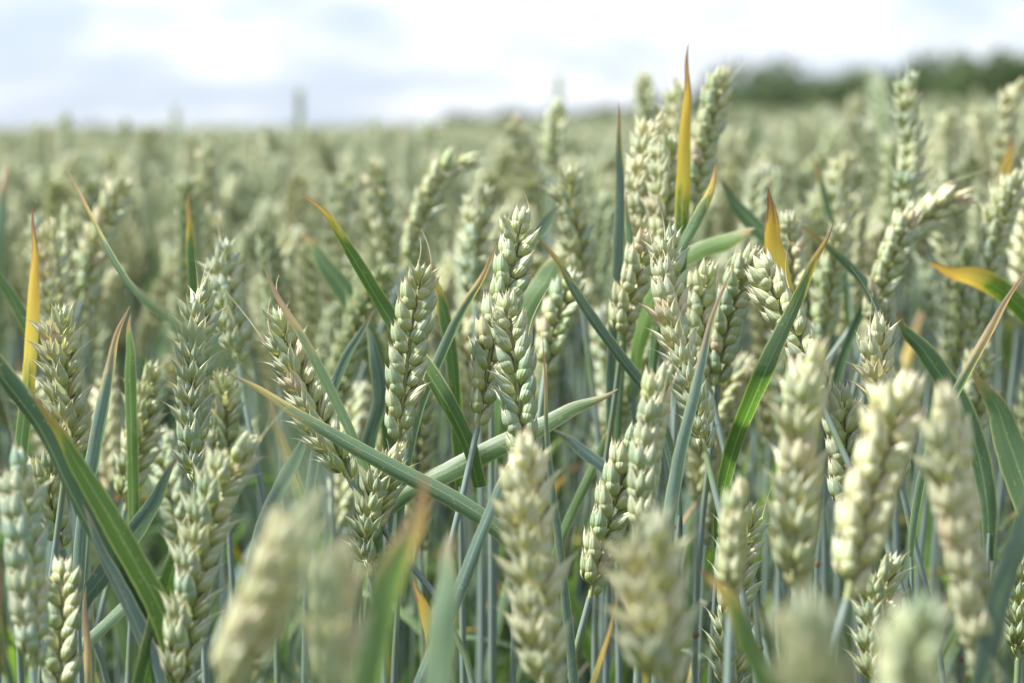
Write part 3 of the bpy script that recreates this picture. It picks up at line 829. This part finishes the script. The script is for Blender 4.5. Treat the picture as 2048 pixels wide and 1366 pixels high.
SHOOTS = [
    dict(label="long dark leaf from upper left that turns into a pale blur towards the lens", d=.6, pts=[(600, 985, .235), (560, 890, .25), (500, 795, .29), (420, 708, .37), (335, 642, .52), (258, 572, .74), (190, 458, .86), (124, 338, .92)], w=50, yel=.06, green=.45, pale=.02, brown=.6, roll=-38, twist=0, fold=.35, base_w=.55, foot=.5, stem_r=.5, tip_start=.72, short="long dark leaf at upper left"),
    dict(label="narrow straight leaf with orange tip crossing behind the left braided ear", d=.835, pts=[(838, 830), (870, 745), (910, 655), (960, 560), (992, 484)], w=27, yel=.30, green=.25, pale=.45, brown=.5, roll=30, fold=.9, base_w=.9, short="straight orange-tipped leaf at centre"),
    dict(label="upright yellow leaf with brown point, highest thing against the sky", d=.90, pts=[(1360, 520), (1366, 400), (1370, 270), (1377, 150), (1380, 84)], w=31, yel=.72, green=.9, pale=.0, brown=.36, roll=5, fold=.35, tip_start=.25, short="upright yellow leaf"),
    dict(label="upright blue-green leaf with a pale tip left of the whitish ears", d=.90, pts=[(1228, 660), (1238, 520), (1241, 340), (1232, 205)], w=25, yel=.12, green=.2, pale=.22, brown=.8, roll=20, fold=.5, short="upright blue-green leaf"),
    dict(label="second narrow green leaf just right of the upright blue-green leaf", d=.91, pts=[(1246, 650), (1256, 560), (1258, 470), (1250, 380)], w=20, yel=.05, green=.5, pale=.1, roll=-20, fold=.5),
    dict(label="green leaf with yellow tip slanting right below the tall skyline ear", d=.87, pts=[(1350, 520), (1386, 450), (1418, 385), (1440, 330)], w=26, yel=.32, green=.6, pale=.1, brown=.45, roll=-25, fold=.6),
    dict(label="bright orange-yellow leaf with a dark brown point, over the cream ear", d=.84, pts=[(1576, 610), (1564, 560), (1549, 495), (1540, 430), (1539, 376)], w=40, yel=.86, green=.9, pale=.0, brown=.34, roll=5, fold=.3, base_w=.55, tip_start=.4, short="bright orange-yellow leaf"),
    dict(label="broad green leaf with brown tip slanting up right through the sharp ears", d=.76, pts=[(1446, 985, .80), (1472, 885, .79), (1530, 745, .765), (1586, 622, .79), (1632, 520, .80), (1662, 446, .81)], w=43, yel=.16, green=.75, pale=.08, brown=.62, roll=24, foot=.35, fold=.4, short="broad green leaf"),
    dict(label="folded pale blue leaf with a pink tip in front of the whitish ear", d=.755, pts=[(1336, 1100), (1362, 935), (1392, 800), (1416, 684), (1438, 590), (1452, 522)], w=40, yel=.24, green=.15, pale=.75, brown=1.0, roll=35, fold=.95, base_w=.95, tip_start=.3, short="folded pale blue leaf"),
    dict(label="narrow straight leaf with a long straw-coloured tip at the right edge", d=.79, pts=[(1880, 850), (1912, 790), (1966, 690), (2012, 605), (2048, 530)], w=25, yel=.62, green=.5, pale=.65, brown=.7, roll=25, fold=.7, short="straw-tipped leaf at the right edge"),
    dict(label="wide green leaf cut by the right edge, pointing up left", d=.75, pts=[(2090, 1100), (2062, 1010), (2020, 890), (1984, 800), (1957, 735)], w=70, yel=.05, green=.55, pale=.30, brown=.2, roll=-15, fold=.25, short="wide leaf at the right edge"),
    dict(label="bluish blurred leaf at the lower right edge", d=.60, pts=[(1984, 1270), (2004, 1190), (2040, 1080), (2090, 960)], w=62, yel=.02, green=.2, pale=.45, roll=25, fold=.3),
    dict(label="dark narrow leaf slanting from behind centre down right, brown at its top", d=.85, pts=[(1296, 790), (1238, 712), (1172, 620), (1118, 530), (1076, 462)], w=28, yel=.20, green=.2, pale=.15, brown=.6, roll=-35, fold=.5, short="dark narrow leaf right of centre"),
    dict(label="thin upright leaf with a pinkish point right of the central braided ear", d=.76, pts=[(1152, 1390), (1144, 1290), (1124, 1110), (1104, 960), (1092, 820), (1083, 664)], w=25, yel=.17, green=.2, pale=.35, brown=.9, roll=30, fold=.8, base_w=1.0, tip_start=.2, short="thin upright leaf right of centre"),
    dict(label="blunt green leaf crossing low behind the central ears to the right", d=.835, pts=[(800, 990), (894, 944), (991, 894), (1090, 848), (1160, 812), (1234, 774)], w=44, yel=.04, green=.62, pale=.22, brown=1.0, roll=-20, fold=.45, tip_start=.55, short="blunt green leaf crossing at centre"),
    dict(label="long leaf with yellow tip slanting from the leaning ear down to the grey stem", d=.775, pts=[(1012, 1070), (918, 1002), (796, 938), (695, 884), (575, 815), (488, 765), (440, 735)], w=42, yel=.22, green=.50, pale=.28, brown=.2, roll=22, fold=.75, tip_start=.3, short="long yellow-tipped slanting leaf"),
    dict(label="dark narrow leaf rising from the bottom edge to a yellow point below centre", d=.745, pts=[(834, 1372), (912, 1190), (966, 1052), (1024, 915), (1052, 846)], w=34, yel=.14, green=.15, pale=.22, brown=.2, roll=-30, fold=.7, short="dark leaf rising from the bottom edge"),
    dict(label="dark blue-green leaf low between the blunt leaf and the whitish ear", d=.88, pts=[(1240, 965), (1200, 926), (1152, 892), (1100, 858)], w=30, yel=.0, green=.05, pale=.18, roll=30, fold=.5),
    dict(label="blurred foreground leaf with a pinkish brown tip at the bottom left of centre", d=.50, pts=[(730, 1400), (768, 1200), (812, 1080), (838, 1000), (852, 942)], w=66, yel=.34, green=.7, pale=.45, brown=.95, roll=20, fold=.4, short="blurred brown-tipped leaf at bottom"),
    dict(label="blurred pale green foreground leaf right of the pinkish brown tip", d=.55, pts=[(872, 1410), (884, 1240), (894, 1140), (900, 1062)], w=56, yel=.10, green=.45, pale=.6, brown=.2, roll=-15, fold=.3),
    dict(label="small orange withered leaf low between the grey stems", d=.85, pts=[(868, 1300), (858, 1250), (844, 1205), (830, 1156)], w=26, yel=.92, green=.6, pale=.1, brown=.25, roll=10, fold=.4),
    dict(label="tiny brown-tipped orange leaf at the bottom edge between grey stems", d=.83, pts=[(848, 1380), (852, 1330), (854, 1268)], w=20, yel=.92, green=.6, pale=.1, brown=.6, roll=-10, fold=.4),
    dict(label="big dark green leaf entering from the left edge and slanting down right", d=.72, pts=[(322, 1330), (250, 1190), (196, 1090), (140, 980), (76, 852), (-20, 730), (-120, 640)], w=66, yel=.0, green=.35, pale=.0, roll=-40, fold=.6, tip_start=.75, short="big dark leaf at the left"),
    dict(label="bright green leaf with a red-brown tip lying over the big dark leaf", d=.70, pts=[(322, 1222), (262, 1110), (206, 1012), (142, 908), (96, 832), (68, 780)], w=50, yel=.16, green=1.0, pale=.10, brown=.62, roll=18, fold=.35, tip_start=.3, short="bright green leaf with red-brown tip"),
    dict(label="blue-green leaf continuing low right of the crossing leaves at left", d=.715, pts=[(330, 1420), (290, 1290), (240, 1180), (190, 1080), (160, 1010)], w=42, yel=.0, green=.0, pale=.22, roll=-25, fold=.5),
    dict(label="upright orange leaf with a thin dark point at far left", d=.86, pts=[(40, 900), (54, 780), (65, 620), (68, 510), (72, 412)], w=32, yel=.70, green=.8, pale=.05, brown=.35, roll=-15, fold=.35, tip_start=.4, short="upright orange leaf at far left"),
    dict(label="blurred pale leaf tip at the left edge near the skyline", d=1.2, pts=[(-6, 520), (2, 430), (12, 318)], w=26, yel=.35, green=.4, pale=.6, brown=.9, roll=10, fold=.4),
    dict(label="folded blue-green leaf with yellow edge beside the far left ear", d=.78, pts=[(176, 985), (190, 910), (206, 822), (228, 705), (252, 610)], w=36, yel=.30, green=.12, pale=.55, brown=.7, roll=30, fold=.95, base_w=.9, tip_start=.3, short="folded yellow-edged leaf"),
    dict(label="green leaf standing behind the folded yellow-edged leaf", d=.86, pts=[(262, 860), (260, 780), (258, 700), (256, 628)], w=28, yel=.08, green=.85, pale=.15, brown=.4, roll=-20, fold=.4),
    dict(label="narrow upright leaf with orange tip above the bluish ear", d=.95, pts=[(388, 660), (386, 552), (380, 465), (380, 384)], w=22, yel=.28, green=.75, pale=.1, brown=.4, roll=20, fold=.5, short="narrow orange-tipped leaf above the bluish ear"),
    dict(label="thin leaf with pinkish withered tip rising behind the leaning ear", d=.79, pts=[(716, 905), (664, 790), (608, 684), (562, 602), (527, 524)], w=24, yel=.36, green=.55, pale=.6, brown=1.0, roll=-25, fold=.5, short="pink-tipped leaf behind the leaning ear"),
    dict(label="soft dark green leaf left of the long rust-tipped leaf", d=1.05, pts=[(740, 680), (700, 598), (652, 530), (604, 462)], w=46, yel=.05, green=.65, pale=.1, brown=.1, roll=20, fold=.3),
    dict(label="soft green leaf rising right behind the tall bending ear", d=.94, pts=[(1036, 660), (1064, 600), (1098, 550), (1134, 500)], w=52, yel=.0, green=.75, pale=.2, roll=-20, fold=.3, tip_start=.6),
    dict(label="narrow bluish leaf end right of the tall bending ear's top", d=.93, pts=[(1046, 505), (1072, 474), (1100, 440), (1128, 412)], w=27, yel=.0, green=.1, pale=.35, roll=30, fold=.4),
    dict(label="short dark leaf with red tip right of the left braided ear", d=.88, pts=[(906, 730), (898, 672), (882, 600), (863, 518)], w=28, yel=.30, green=.8, pale=.05, brown=.45, roll=20, fold=.4),
    dict(label="bluish leaf slanting down left under the bluish ear", d=.85, pts=[(160, 1215), (200, 1160), (268, 1068), (320, 985), (366, 915)], w=44, yel=.0, green=.1, pale=.30, roll=25, fold=.4),
    dict(label="narrow green leaf low at left rising to the green slanting ear", d=.83, pts=[(130, 1320), (190, 1268), (262, 1200), (350, 1130)], w=28, yel=.0, green=.5, pale=.3, roll=-25, fold=.5),
    dict(label="smooth green leaf rising from the bottom edge to the green slanting ear", d=.715, pts=[(278, 1420), (296, 1330), (328, 1200), (362, 1090), (388, 990)], w=46, yel=.05, green=.75, pale=.12, brown=.1, roll=20, fold=.3),
    dict(label="thin pinkish withered leaf upright at the bottom left", d=.75, pts=[(178, 1400), (176, 1320), (172, 1240), (170, 1170)], w=16, yel=.85, green=.4, pale=.6, brown=1.0, roll=10, fold=.5),
    dict(label="grey-blue straight leaf slanting up right above the leaning ear", d=.88, pts=[(650, 830), (688, 728), (720, 665), (748, 618)], w=24, yel=.0, green=.05, pale=.45, roll=30, fold=.7, base_w=1),
    dict(label="grey-blue leaf slanting below the leaning ear", d=.86, pts=[(530, 1050), (566, 970), (606, 896), (640, 850)], w=34, yel=.0, green=.05, pale=.5, roll=30, fold=.7, base_w=1),
    dict(label="soft dark leaf behind the green yellow-tipped leaf right of the skyline ear", d=1.0, pts=[(1560, 500), (1514, 455), (1474, 410), (1434, 366)], w=38, yel=.0, green=.6, pale=.05, roll=20, fold=.4),
    dict(label="soft yellow-green leaf lying nearly level right of the whitish ear's top", d=.93, pts=[(1350, 532), (1390, 505), (1450, 482), (1512, 462)], w=36, yel=.10, green=.95, pale=.40, brown=.2, roll=-20, fold=.3, tip_start=.6),
    dict(label="thin leaf with a brown end crossing right behind the broad leaf tip", d=.95, pts=[(1740, 590), (1719, 555), (1652, 490), (1594, 446)], w=22, yel=.25, green=.3, pale=.2, brown=.7, roll=-30, fold=.5),
    dict(label="bent yellow and green leaf at right under the arching ear", d=.95, pts=[(2100, 680), (2048, 622), (2000, 580), (1955, 556), (1904, 546), (1864, 510)], w=44, yel=.42, green=.95, pale=.15, brown=.12, roll=-30, fold=.3, tip_start=.6, short="bent yellow leaf at right"),
    dict(label="dark green leaf behind the awned pale ear, slanting down right", d=.88, pts=[(1930, 830), (1898, 775), (1850, 706), (1786, 626)], w=46, yel=.0, green=.45, pale=.06, roll=-30, fold=.4),
    dict(label="blurred green leaf with an orange-red tip at the bottom right of centre", d=.56, pts=[(1560, 1420), (1500, 1290), (1450, 1180), (1402, 1126)], w=44, yel=.24, green=.9, pale=.1, brown=.35, roll=20, fold=.3, short="blurred orange-tipped leaf at bottom"),
    dict(label="dark narrow leaf left of the slanting ear under the tallest ear", d=.96, pts=[(1680, 740), (1704, 670), (1738, 590), (1762, 478)], w=26, yel=.06, green=.3, pale=.08, brown=.1, roll=30, fold=.5),
    dict(label="thin reddish-tipped leaf above the broad green leaf tip", d=1.12, pts=[(1676, 480), (1660, 428), (1646, 374), (1623, 310)], w=18, yel=.22, green=.6, pale=.2, brown=.8, roll=20, fold=.5),
    dict(label="orange blurred leaf below the cream ear at the right edge", d=1.15, pts=[(2000, 420), (2010, 350), (2024, 268)], w=28, yel=.85, green=.6, pale=.1, brown=.1, roll=20, fold=.3),
    dict(label="narrow green leaf low between the thin upright leaf and the saw-toothed ear", d=.90, pts=[(1122, 1075), (1160, 990), (1196, 910), (1222, 846)], w=20, yel=.05, green=.7, pale=.15, brown=.2, roll=-20, fold=.5),
    dict(label="tall grey-green leaf behind the left braided ear's foot", d=.90, pts=[(740, 880), (760, 800), (752, 720), (730, 640)], w=32, yel=.0, green=.2, pale=.2, roll=20, fold=.4),
    dict(label="dark leaf behind the sharp far left ear, slanting from the left edge", d=.95, pts=[(120, 760), (70, 680), (20, 590), (-30, 500)], w=34, yel=.0, green=.6, pale=.08, roll=-20, fold=.4),
]
for s in SHOOTS:
    wheat_shoot(**s)


# ------------------------------------------------------------------ merged plants for the middle distance and the mass
def merged_ear(rng, style, length, bend, scale=1.0):
    P = [Vector((0, 0, 0)), Vector((bend * .25, 0, length * .5)), Vector((bend, 0, length))]
    axis, T, mats = ear_layout(P, rng.uniform(0, 180), rng, scale, Vector((0, 1, 0)))
    mb = MB()
    tube(mb, axis[::4], [0.9 * MM] * len(axis[::4]), 5, 2)
    for M in mats:
        mb.add(SP_LOW[style][rng.randrange(4)], M)
    return mb


def generic_leaf(rng, length, width, droop, lift=1.0):
    a = rng.uniform(0, 2 * math.pi)
    o = Vector((math.cos(a), math.sin(a), 0))
    pts = []
    for i in range(5):
        t = i / 4
        pts.append(o * (length * (0.25 * t + 0.45 * t * t * droop)) + Vector((0, 0, length * (0.92 * t * lift - 0.75 * droop * t * t))))
    side = Vector((-o.y, o.x, 0))
    return leaf_mesh(pts, width, rng.uniform(.2, .8), rng.uniform(-25, 25), side.cross(Vector((0, 0, 1))), rng.uniform(-60, 60), rng=rng, mat='mb', seg=14, across=4)


EAR_V = []
for i in range(8):
    rr = random.Random(900 + i)
    b = merged_ear(rr, "tight" if i % 2 else "open", rr.uniform(.072, .092), rr.uniform(-.004, .022))
    EAR_V.append(b)
EAR_M = [b.mesh("ear", [M_GLUME, M_LEMMA, M_STEM]) for b in EAR_V]
LEAF_V = [generic_leaf(random.Random(40 + i), random.Random(50 + i).uniform(.14, .24), random.Random(60 + i).uniform(.008, .013), random.Random(70 + i).uniform(.0, .8)) for i in range(8)]
LEAF_M = [b.mesh("leaf", [M_LEAF_FAR]) for b in LEAF_V]
STEM_V = []
STEM_H = 0.66
for i in range(4):
    rr = random.Random(80 + i)
    b = MB()
    bx, by = rr.uniform(-.02, .02), rr.uniform(-.02, .02)
    tube(b, [Vector((bx * math.sin(math.pi * t), by * math.sin(math.pi * t), STEM_H * t)) for t in [j / 8 for j in range(9)]], [(2.0 - .7 * j / 8) * MM for j in range(9)], 6)
    STEM_V.append(b)
STEM_M = [b.mesh("stem", [M_STEM]) for b in STEM_V]


for root, path, base, rng in hero_leaves:
    for q in range(2):
        kk = rng.randrange(15, 20)
        lf = link("leaf", LEAF_M[rng.randrange(8)], root)
        lf.location = path[kk] - base
        lf.rotation_euler = (0, 0, rng.uniform(0, 6.28))
        lf.scale = [rng.uniform(.6, .85)] * 3


def direction_word(dx, dy):
    a = math.degrees(math.atan2(-dy, dx)) % 360
    return ["right of", "above right of", "above", "above left of", "left of", "below left of", "below", "below right of"][int((a + 22.5) // 45) % 8]


mid = []
tries = 0
while len(mid) < 232 and tries < 20000:
    tries += 1
    d = 0.95 + 0.85 * R.random() ** 0.65
    px = R.uniform(-60, 2110)
    x = (px - 1024) * d / F
    y = d
    if any((x - m[0]) ** 2 + (y - m[1]) ** 2 < 0.026 ** 2 for m in mid):
        continue
    rise = 0.0 if px < 900 else 0.032 * (px - 900) / 1100 * min(1.5, d)
    if d < 1.06:
        top = CAM_H - R.uniform(.085, .135)
    else:
        top = CAM_H + min(-0.022, R.gauss(-.055, .022)) + rise
    mid.append((x, y, top, px, d))
used = {}
mid.sort(key=lambda m: m[4])
for i, (x, y, top, px, d) in enumerate(mid):
    gz = ground_z(x, y)
    ei = R.randrange(8)
    el = 0.08
    root = link("wheat_plant", None)
    root.empty_display_size = 0.02
    root.location = (x, y, gz)
    root.rotation_euler = (R.gauss(0, .05), R.gauss(0, .05), R.uniform(0, 6.283))
    sh = top - gz - el
    st = link("stem", STEM_M[R.randrange(4)], root)
    st.scale = (1, 1, sh / STEM_H)
    ear = link("ear", EAR_M[ei], root)
    ear.location = (0, 0, sh - .002)
    ear.rotation_euler = (R.gauss(0, .10), abs(R.gauss(0, .16)), 0)
    ear.color = (R.uniform(.0, .60), R.uniform(.2, .8), 0, 1)
    for q in range(3):
        lf = link("leaf", LEAF_M[R.randrange(8)], root)
        lf.location = (0, 0, sh - (R.uniform(.15, .24) if q == 0 else R.uniform(.20, .42)))
        lf.rotation_euler = (0, 0, R.uniform(0, 6.28))
        lf.scale = [R.uniform(.8, 1.1)] * 3
    ex, ey, _ = to_px(Vector((x, y, top - .04)))
    best = min(ANCHORS, key=lambda a: (a[0] - ex) ** 2 + (a[1] - ey) ** 2)
    far = "soft" if d < 1.1 else ("blurred" if d < 1.6 else "hazy")
    lab = "%s ear %s the %s" % (far, direction_word(ex - best[0], ey - best[1]), best[2])
    used.setdefault(lab, []).append(root)
    root['category'] = "wheat plant"
    root['group'] = "soft wheat plants behind the sharp ears"
ORD = ["nearest", "second", "third", "fourth", "fifth", "sixth", "seventh", "eighth"]
for lab, roots in used.items():
    for j, r in enumerate(roots):
        if len(roots) == 1:
            r['label'] = lab
        else:
            r['label'] = lab + (", %s nearest" % ORD[j] if j and j < 8 else ", nearest")

# ------------------------------------------------------------------ the mass of wheat beyond (stuff)
variants = bpy.data.collections.new("wheat_mass_sources")
for i in range(10):
    rr = random.Random(500 + i)
    b = MB()
    h = STEM_H * rr.uniform(.94, 1.06)
    b.add(STEM_V[i % 4], Matrix.Diagonal((1.3, 1.3, h / STEM_H, 1)), {0: 2})
    er = Matrix.Translation((0, 0, h - .002)) @ Matrix.Rotation(abs(rr.gauss(0, .2)), 4, 'Y') @ Matrix.Scale(1.08, 4)
    b.add(EAR_V[i % 8], er)
    for q in range(3):
        lz = h - (rr.uniform(.13, .24) if q == 0 else rr.uniform(.2, .45))
        b.add(LEAF_V[rr.randrange(8)], Matrix.Translation((0, 0, lz)) @ Matrix.Rotation(rr.uniform(0, 6.28), 4, 'Z'), {0: 3})
    o = bpy.data.objects.new("wheat_ear_source", b.mesh("wheat_source", [M_GLUME, M_LEMMA, M_STEM, M_LEAF_FAR]))
    variants.objects.link(o)
for i in range(5):
    # leafy undergrowth: young tillers without an ear
    rr = random.Random(700 + i)
    b = MB()
    b.add(STEM_V[i % 4], Matrix.Diagonal((1.2, 1.2, 0.55, 1)), {0: 2})
    for q in range(6):
        lz = rr.uniform(.16, .52) * (STEM_H + .08)
        b.add(LEAF_V[rr.randrange(8)], Matrix.Translation((0, 0, lz)) @ Matrix.Rotation(rr.uniform(0, 6.28), 4, 'Z'), {0: 3})
    o = bpy.data.objects.new("wheat_undergrowth_source", b.mesh("wheat_undergrowth_source", [M_GLUME, M_LEMMA, M_STEM, M_LEAF_FAR]))
    variants.objects.link(o)

pts, rots, scs, picks = [], [], [], []


def band(n, ymin, ymax, k0, k1, low=False):
    """n plants between distances ymin and ymax, spread over |x| < k0 + k1*y; low ones stay under the camera's view of the ears"""
    for _ in range(n):
        y = math.sqrt(R.uniform(ymin * abs(ymin), ymax * ymax)) if ymin >= 0 else R.uniform(ymin, ymax)
        hw = k0 + k1 * max(y, 0)
        x = R.uniform(-hw, hw)
        if x * x + y * y < 0.12 ** 2:
            continue
        inside = -0.3 < y < 1.72 and abs(x) < 0.262 * max(y, 0) + (0.10 if y > 1.2 else 0.13)
        tilt = .07 if y > 1.2 else .035
        if low:
            if not inside:
                continue
            hgt = min(CAM_H - 0.275 * max(y, .1) - 0.02, R.uniform(.54, .66)) if y < .86 else R.uniform(.56, .68)
            tilt = .02
        else:
            if inside:
                continue
            rise = 0.0 if x < 0 else 0.045 * min(1, x / (0.25 * max(y, .1))) * min(1.0, y / 2)
            hgt = CAM_H - 0.062 + min(.032, R.gauss(0, .025 if y < 6 else .016)) + (R.uniform(0, .03) if R.random() < .07 and x > 0.1 * y else 0) + (rise if y > 1 else 0)
            if y < 1.2:
                hgt -= 0.02
        pts.append((x, y, ground_z(x, y)))
        rots.append((R.gauss(0, tilt), R.gauss(0, tilt), R.uniform(0, 6.283)))
        scs.append(hgt / (STEM_H + .08) * (1.1 if low else 1.0))
        picks.append(R.randrange(10, 15) if low else R.randrange(10))


band(1500, -1.6, 2.25, 1.5, 0.25)
band(1000, -0.3, 1.72, 0.15, 0.27, True)
band(500, 1.72, 2.25, 0.1, 0.27)
band(3200, 2.25, 4.5, 0.35, 0.30)
band(5200, 4.5, 10.0, 0.4, 0.31)
band(7000, 10.0, 26.0, 0.5, 0.31)
band(9000, 26.0, 82.0, 1.0, 0.31)
pm = bpy.data.meshes.new("wheat_mass")
pm.from_pydata(pts, [], [])
a = pm.attributes.new("rot", 'FLOAT_VECTOR', 'POINT')
a.data.foreach_set("vector", np.array(rots, dtype=np.float32).ravel())
a = pm.attributes.new("size", 'FLOAT', 'POINT')
a.data.foreach_set("value", np.array(scs, dtype=np.float32))
a = pm.attributes.new("pick", 'INT', 'POINT')
a.data.foreach_set("value", np.array(picks, dtype=np.int32))
mass = link("wheat_mass", pm)
mass.color = (.25, .60, 0, 1)
tag(mass, "dense blurred wheat of the field running back to the skyline", "wheat", None, "stuff")
ng = bpy.data.node_groups.new("wheat_mass", 'GeometryNodeTree')
ng.interface.new_socket("Geometry", in_out='INPUT', socket_type='NodeSocketGeometry')
ng.interface.new_socket("Geometry", in_out='OUTPUT', socket_type='NodeSocketGeometry')
gi = ng.nodes.new("NodeGroupInput")
go = ng.nodes.new("NodeGroupOutput")
m2p = ng.nodes.new("GeometryNodeMeshToPoints")
iop = ng.nodes.new("GeometryNodeInstanceOnPoints")
ci = ng.nodes.new("GeometryNodeCollectionInfo")
ci.inputs['Collection'].default_value = variants
ci.inputs['Separate Children'].default_value = True
ci.inputs['Reset Children'].default_value = True
ra = ng.nodes.new("GeometryNodeInputNamedAttribute")
ra.data_type = 'FLOAT_VECTOR'
ra.inputs['Name'].default_value = "rot"
sa = ng.nodes.new("GeometryNodeInputNamedAttribute")
sa.data_type = 'FLOAT'
sa.inputs['Name'].default_value = "size"
ri = ng.nodes.new("GeometryNodeInputNamedAttribute")
ri.data_type = 'INT'
ri.inputs['Name'].default_value = "pick"
iop.inputs['Pick Instance'].default_value = True
L_ = ng.links.new
L_(gi.outputs[0], m2p.inputs['Mesh'])
L_(m2p.outputs[0], iop.inputs['Points'])
L_(ci.outputs[0], iop.inputs['Instance'])
L_([s for s in ri.outputs if s.name == 'Attribute' and s.enabled][0], iop.inputs['Instance Index'])
e2r = ng.nodes.new("FunctionNodeEulerToRotation")
L_([s for s in ra.outputs if s.name == 'Attribute' and s.enabled][0], e2r.inputs[0])
L_(e2r.outputs[0], iop.inputs['Rotation'])
L_([s for s in sa.outputs if s.name == 'Attribute' and s.enabled][0], iop.inputs['Scale'])
L_(iop.outputs[0], go.inputs[0])
md = mass.modifiers.new("scatter", 'NODES')
md.node_group = ng


# ------------------------------------------------------------------ trees beyond the field
def crown_mesh(seed, n, leaf):
    rr = np.random.default_rng(seed)
    lobes = []
    for i in range(16):
        a = rr.uniform(0, 2 * math.pi)
        rad = rr.uniform(0, .55)
        lobes.append((rad * math.cos(a), rad * math.sin(a), rr.uniform(.28, .80), rr.uniform(.16, .30)))
    v, f = [], []
    for i in range(n):
        l = lobes[rr.integers(len(lobes))]
        dv = rr.normal(size=3)
        dv /= np.linalg.norm(dv)
        p = np.array(l[:3]) + dv * l[3] * rr.uniform(.55, 1.05)
        a, b = rr.normal(size=3), rr.normal(size=3)
        a /= np.linalg.norm(a)
        b -= a * a.dot(b)
        b /= np.linalg.norm(b)
        s = leaf * rr.uniform(.6, 1.3)
        k0 = len(v)
        v += [tuple(p - a * s), tuple(p + b * s * .5), tuple(p + a * s), tuple(p - b * s * .5)]
        f.append((k0, k0 + 1, k0 + 2, k0 + 3))
    me = bpy.data.meshes.new("crown")
    me.from_pydata(v, [], f)
    me.materials.append(M_TREE)
    return me


def trunk_mesh(seed):
    rr = random.Random(seed)
    mb = MB()
    tube(mb, [Vector((0, 0, -.03)), Vector((.01, 0, .2)), Vector((.0, .01, .45)), Vector((.02, 0, .7))], [.045, .034, .026, .01], 8)
    for i in range(5):
        a = rr.uniform(0, 6.28)
        z = rr.uniform(.22, .45)
        tube(mb, [Vector((0, 0, z)), Vector((math.cos(a) * .15, math.sin(a) * .15, z + .12)), Vector((math.cos(a) * .32, math.sin(a) * .32, z + .2))], [.018, .012, .004], 6)
    return mb.mesh("trunk", [M_BARK])


CROWNS = [crown_mesh(i, 2600, .055) for i in range(4)]
TRUNKS = [trunk_mesh(i) for i in range(2)]


def tree(label, px, top_y, width_px, d, group, i, name="hedgerow_tree", cat="tree"):
    p = at(px, top_y - (10 if px > 1400 else 0), d)
    gz = ground_z(p.x, p.y)
    h = p.z - gz
    root = link(name, None)
    root.location = (p.x, p.y, gz)
    root.rotation_euler = (0, 0, R.uniform(0, 6.28))
    tag(root, label, cat, group)
    w = width_px * d / F / 1.05
    c = link("crown", CROWNS[i % 4], root)
    c.scale = (w, w, h / 1.0)
    t = link("trunk", TRUNKS[i % 2], root)
    t.scale = (w * .8, w * .8, h)


TREES = [
    ("round dark tree just right of the tall skyline ear", 1508, 146, 170, 180),
    ("lower tree in the dip right of the round dark tree", 1590, 168, 140, 185),
    ("broad tree between the dip and the tallest ear", 1668, 150, 160, 180),
    ("tree partly hidden left of the tallest ear", 1756, 154, 150, 185),
    ("tree just right of the tallest ear's tip", 1846, 148, 140, 185),
    ("tallest rounded tree near the right edge", 1940, 92, 150, 175),
    ("dark tree in the gap between the two tall trees at right", 1990, 122, 160, 178),
    ("tall tree cut by the right edge", 2050, 102, 160, 176),
    ("low tree filling the gap right of the round dark tree", 1550, 140, 190, 188),
    ("low tree left of the broad tree", 1630, 142, 190, 190),
    ("low tree behind the gap right of the broad tree", 1712, 142, 190, 190),
    ("low tree directly behind the tallest ear", 1802, 138, 190, 190),
    ("low tree left of the tallest rounded tree", 1892, 126, 180, 186),
    ("small tree behind the upright yellow leaf", 1340, 182, 110, 190),
    ("small round tree between the upright yellow leaf and the skyline ear", 1420, 182, 120, 190),
]
for i, t in enumerate(TREES):
    tree(t[0], *t[1:], "trees on the right skyline", i)
HEDGE = [(930, 226), (975, 218), (1020, 216), (1075, 222), (1130, 218), (1185, 208), (1230, 206), (1280, 200)]
for i, (hx, hy) in enumerate(HEDGE):
    tree("%s bush from the left in the low dark hedge above centre" % ["first", "second", "third", "fourth", "fifth", "sixth", "seventh", "eighth"][i], hx, hy, 95, 230, "low hedge above centre", i, "hedge_bush", "bush")
NTH = 'first second third fourth fifth sixth seventh eighth ninth tenth eleventh twelfth thirteenth fourteenth fifteenth sixteenth seventeenth'.split()
for i in range(17):
    hx = -20 + i * 58
    tree("low bush, %s from the left edge, in the far hedge behind the wheat" % NTH[i], hx, 254 + R.uniform(-6, 8), 110, 330, "far hedge on the left skyline", i, "hedge_bush", "bush")
